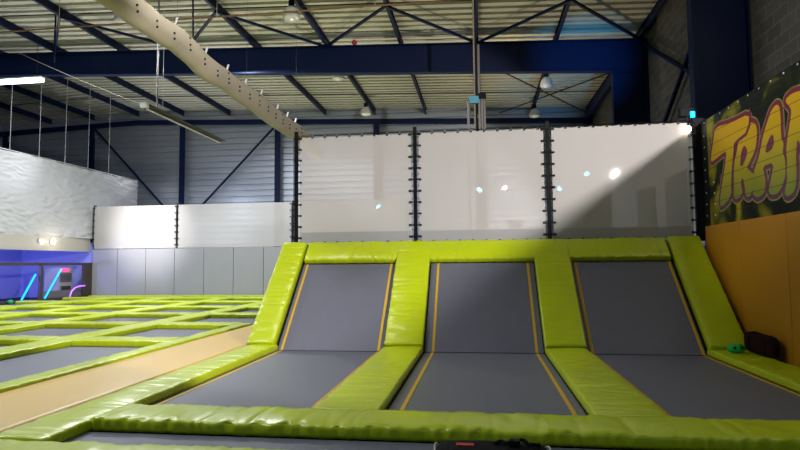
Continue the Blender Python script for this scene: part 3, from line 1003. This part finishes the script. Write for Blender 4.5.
# pipe under the roof
o = MB().tube([(-24.0, 16.6, 9.2), (-10, 16.65, 9.22), (5.5, 16.6, 9.2)], 0.026, 8).build('gas_pipe', M['pipe'])
tag(o, 'thin orange brown pipe running across under the front roof bay', 'pipe')
for xx in (-16.6, -13.4, -8.0, -3.0, 2.2):
    MB().tube([(xx, 16.62, 9.2), (xx, 16.62, roof_z(xx))], 0.012, 5).build('pipe_hanger', M['wire'], o)
o = MB().tube([(-14.57, 17.9, roof_z(-14.57)), (-14.57, 17.9, 8.6)], 0.03, 6).build('drop_rod', M['blue'])
tag(o, 'vertical blue rod hanging from the roof near the upper left corner', 'rod')
o = MB().bar((-9.0, 17.0, 10.1), (-9.5, 18.0, 9.25), 0.06, 0.06).build('strut_rod', M['blue'])
tag(o, 'short blue strut under the roof just right of the beige duct', 'rod')
o = MB().lathe([(0.002, 0), (0.06, 0.02), (0.10, 0.08), (0.10, 0.13), (0.06, 0.19), (0.002, 0.21)], 12).build('red_ball', M['red'], smooth=True)
o.location = (-4.57, 20.9, 9.55 + PITCH * 4.57)
tag(o, 'small red ball lodged on top of the big blue rafter', 'ball')

# ------------------------------------------------------------------ lounge corner at far left, lit blue
struct('wall_lounge', MB().box(-23.2, -23.0, 15.0, 30.0, -0.03, 2.6), M['bluewall'])
struct('ceiling_lounge', MB().box(-23.0, -19.35, 15.0, 28.5, 2.6, 2.7), M['bluewall'])
struct('wall_lounge', MB().box(-23.0, -19.02, 26.45, 26.55, -0.03, 2.6), M['bluewall'])
bar_ = empty('barrier', (-18.95, 22.0, 0))
tag(bar_, 'dark brown barrier of rails and posts along the left side of the court', 'barrier')
MB().box(-0.05, 0.05, -5.0, 4.3, 1.56, 1.68).build('top_rail', M['brown'], bar_)
MB().box(-0.05, 0.05, -5.0, 4.3, -0.03, 0.12).build('bottom_rail', M['brown'], bar_)
for yy in (-2.5, 0.88, 3.65):
    MB().box(-0.06, 0.07, yy - 0.07, yy + 0.07, -0.03, 1.66).build('post', M['brown'], bar_)
MB().box(-0.04, 0.04, 3.72, 4.2, 0.12, 1.56).build('end_panel', M['brown'], bar_)
MB().box(-0.10, -0.06, 0.95, 3.6, 0.12, 0.42).build('lower_panel', M['greypanel'], bar_)['label'] = 'grey lower panel'
for (a, b, nm) in (((-19.08, 22.0, 0.10), (-19.08, 22.75, 1.18), 'left of the barrier post'), ((-18.86, 23.05, 0.12), (-18.86, 24.0, 1.38), 'right of the barrier post')):
    o = MB().tube([a, b], 0.035, 8).build('light_tube', M['cyantube'])
    tag(o, 'glowing cyan light tube leaning diagonally, ' + nm, 'light tube', 'cyan light tubes')
o = MB().tube([(-18.84, 24.6, 0.06), (-18.84, 24.62, 0.2), (-18.84, 24.7, 0.35), (-18.84, 24.9, 0.5), (-18.84, 25.2, 0.57), (-18.84, 25.6, 0.58)], 0.035, 8).build('curved_light_tube', M['purpletube'], smooth=True)
tag(o, 'curved purple light tube at the right end of the barrier', 'light tube')
ar = empty('arcade_cabinet', (-19.9, 25.2, -0.03))
tag(ar, 'grey game cabinet with pink sign behind the barrier', 'game cabinet')
MB().prism([(-0.45, 0), (0.45, 0), (0.45, 1.5), (-0.45, 1.5)], 'x', -0.4, 0.35).build('cabinet_body', M['greypad'], ar)
MB().box(0.35, 0.37, -0.36, 0.2, 1.28, 1.44).build('sign', M['pink'], ar)['label'] = 'glowing pink sign'
MB().box(0.35, 0.37, -0.36, 0.36, 0.80, 1.22).build('display', M['greypanel'], ar)
MB().box(0.35, 0.40, -0.30, 0.30, 0.45, 0.62).build('control_shelf', M['brown'], ar)
o = MB().lathe([(0.002, 0), (0.07, 0.02), (0.11, 0.09), (0.09, 0.16), (0.002, 0.19)], 12).build('green_lamp', M['greenfluff'], smooth=True)
o.location = (-18.78, 21.1, 0.0)
tag(o, 'small green ball at the foot of the barrier on the far left', 'ball')

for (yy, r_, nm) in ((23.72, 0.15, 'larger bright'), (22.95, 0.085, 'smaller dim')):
    t = empty('reflected_glow', (-19.09, yy, 2.64))  # emissive dome added in place of a reflected glow on the strip
    tag(t, nm + ' round dome added as a reflected glow on the left beige strip', 'lamp')
    MB().lathe([(0.002, 0.06), (r_ * 0.7, 0.045), (r_, 0.0), (r_, -0.01)], 18).xf(Matrix.Rotation(PI / 2, 4, 'Y')).build('glow_dome', M['warmglow'] if r_ > 0.1 else M['dimglow'], t, smooth=True)
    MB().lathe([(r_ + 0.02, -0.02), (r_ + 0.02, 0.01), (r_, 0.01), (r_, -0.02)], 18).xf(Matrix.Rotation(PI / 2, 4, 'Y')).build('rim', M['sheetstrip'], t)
lamp('reflected_glow_fill', 'POINT', (-18.6, 23.72, 2.64), 14, (1.0, 0.88, 0.68), 0.1)  # added point light spreading the made-up glow

# ------------------------------------------------------------------ loose things
o = MB().lathe([(0.002, 0), (0.05, 0.005), (0.10, 0.03), (0.115, 0.07), (0.09, 0.11), (0.04, 0.135), (0.002, 0.14)], 18).build('fluffy_ball', M['greenfluff'], smooth=True)
for v in o.data.vertices:
    k_ = 1 + 0.18 * noise.noise(v.co * 22)
    v.co.x *= 1.1 * k_
    v.co.y *= 0.9 * k_
    v.co.z *= k_
o.location = (3.80, 9.50, 0.105)
tag(o, 'small crumpled bright green ball on the right flat pad', 'ball')
for dx, dz in ((-0.05, 0.09), (0.045, 0.095)):
    MB().lathe([(0.0, -0.008), (0.018, -0.006), (0.018, 0.006), (0.0, 0.008)], 8).xf(Matrix.Translation((dx, -0.088, dz)) @ Matrix.Rotation(PI / 2, 4, 'X')).build('dark_spot', M['bag'], o)


def rounded_bag(L, W, H, r, nx=14):
    """soft bag: superellipse section swept along x with rounded ends"""
    mb = MB()
    vs, fs = [], []
    n = 24
    for i in range(nx + 1):
        u = -1 + 2 * i / nx
        u = math.copysign(abs(u) ** 0.75, u)
        k = (1 - abs(u) ** 6) ** 0.35 if abs(u) < 1 else 0.0
        k = max(k, 0.12)
        for j in range(n):
            a = 2 * PI * j / n
            cy, sz = math.cos(a), math.sin(a)
            e = 0.55
            y = math.copysign(abs(cy) ** e, cy) * W / 2 * (0.25 + 0.75 * k)
            z = H / 2 + math.copysign(abs(sz) ** e, sz) * H / 2 * (0.35 + 0.65 * k)
            d = 0.006 * noise.noise(Vector((u * 5, y * 14, z * 14)))
            vs.append((u * L / 2, y + d, max(0, z + d)))
    for i in range(nx):
        for j in range(n):
            a, b = i * n + j, i * n + (j + 1) % n
            fs.append((a, b, b + n, a + n))
    fs.append(tuple(range(n)))
    fs.append(tuple(range(nx * n, (nx + 1) * n)))
    return mb.add(vs, fs)


# black sports bag at the bottom edge
bagz = 0.115
t = empty('sports_bag', (0.05, 4.08, bagz + 0.006))
tag(t, 'black sports bag with silver piping lying on the nearest lime pad', 'bag')
rounded_bag(0.78, 0.34, 0.14, 0.05).build('bag_body', M['bag'], t, smooth=True)
for sx in (-1, 1):
    pts = [(sx * (0.352 + 0.035 * abs(math.sin(a))), 0.135 * math.cos(a), 0.072 + 0.060 * math.sin(a)) for a in [2 * PI * k / 20 for k in range(21)]]
    MB().tube(pts, 0.007, 6).build('piping', M['silver'], t)['label'] = 'silver piping'
MB().box(-0.24, -0.12, -0.03, 0.02, 0.135, 0.146).build('logo_patch', M['red'], t)['label'] = 'small red patch'
pts = [(0.02 + 0.30 * k / 12, 0.02 + 0.03 * math.sin(k * 1.1), 0.145 + 0.028 * math.sin(PI * k / 12) * (1 if k % 3 else 0.5)) for k in range(13)]
MB().tube(pts, 0.013, 6).build('shoulder_strap', M['bag'], t)
MB().box(0.12, 0.19, -0.02, 0.05, 0.14, 0.18).build('buckle', M['black'], t, bevel=0.008)
# maroon bag leaning on the orange wall
t = empty('maroon_bag', (4.10, 9.37, 0.105))
tag(t, 'dark maroon bag standing on the right flat pad against the orange wall', 'bag')
t.rotation_euler = (0, 0, PI / 2)
rounded_bag(0.92, 0.15, 0.31, 0.04).build('bag_body', M['maroon'], t, smooth=True)
MB().tube([(-0.16, 0.04, 0.29), (-0.12, 0.05, 0.325), (0.0, 0.055, 0.33), (0.12, 0.05, 0.325), (0.16, 0.04, 0.29)], 0.010, 6).build('carry_handle', M['maroon'], t)
for sx in (-0.24, 0.24):
    MB().box(sx - 0.03, sx + 0.03, 0.066, 0.085, 0.03, 0.25).build('side_strap', M['maroon'], t)
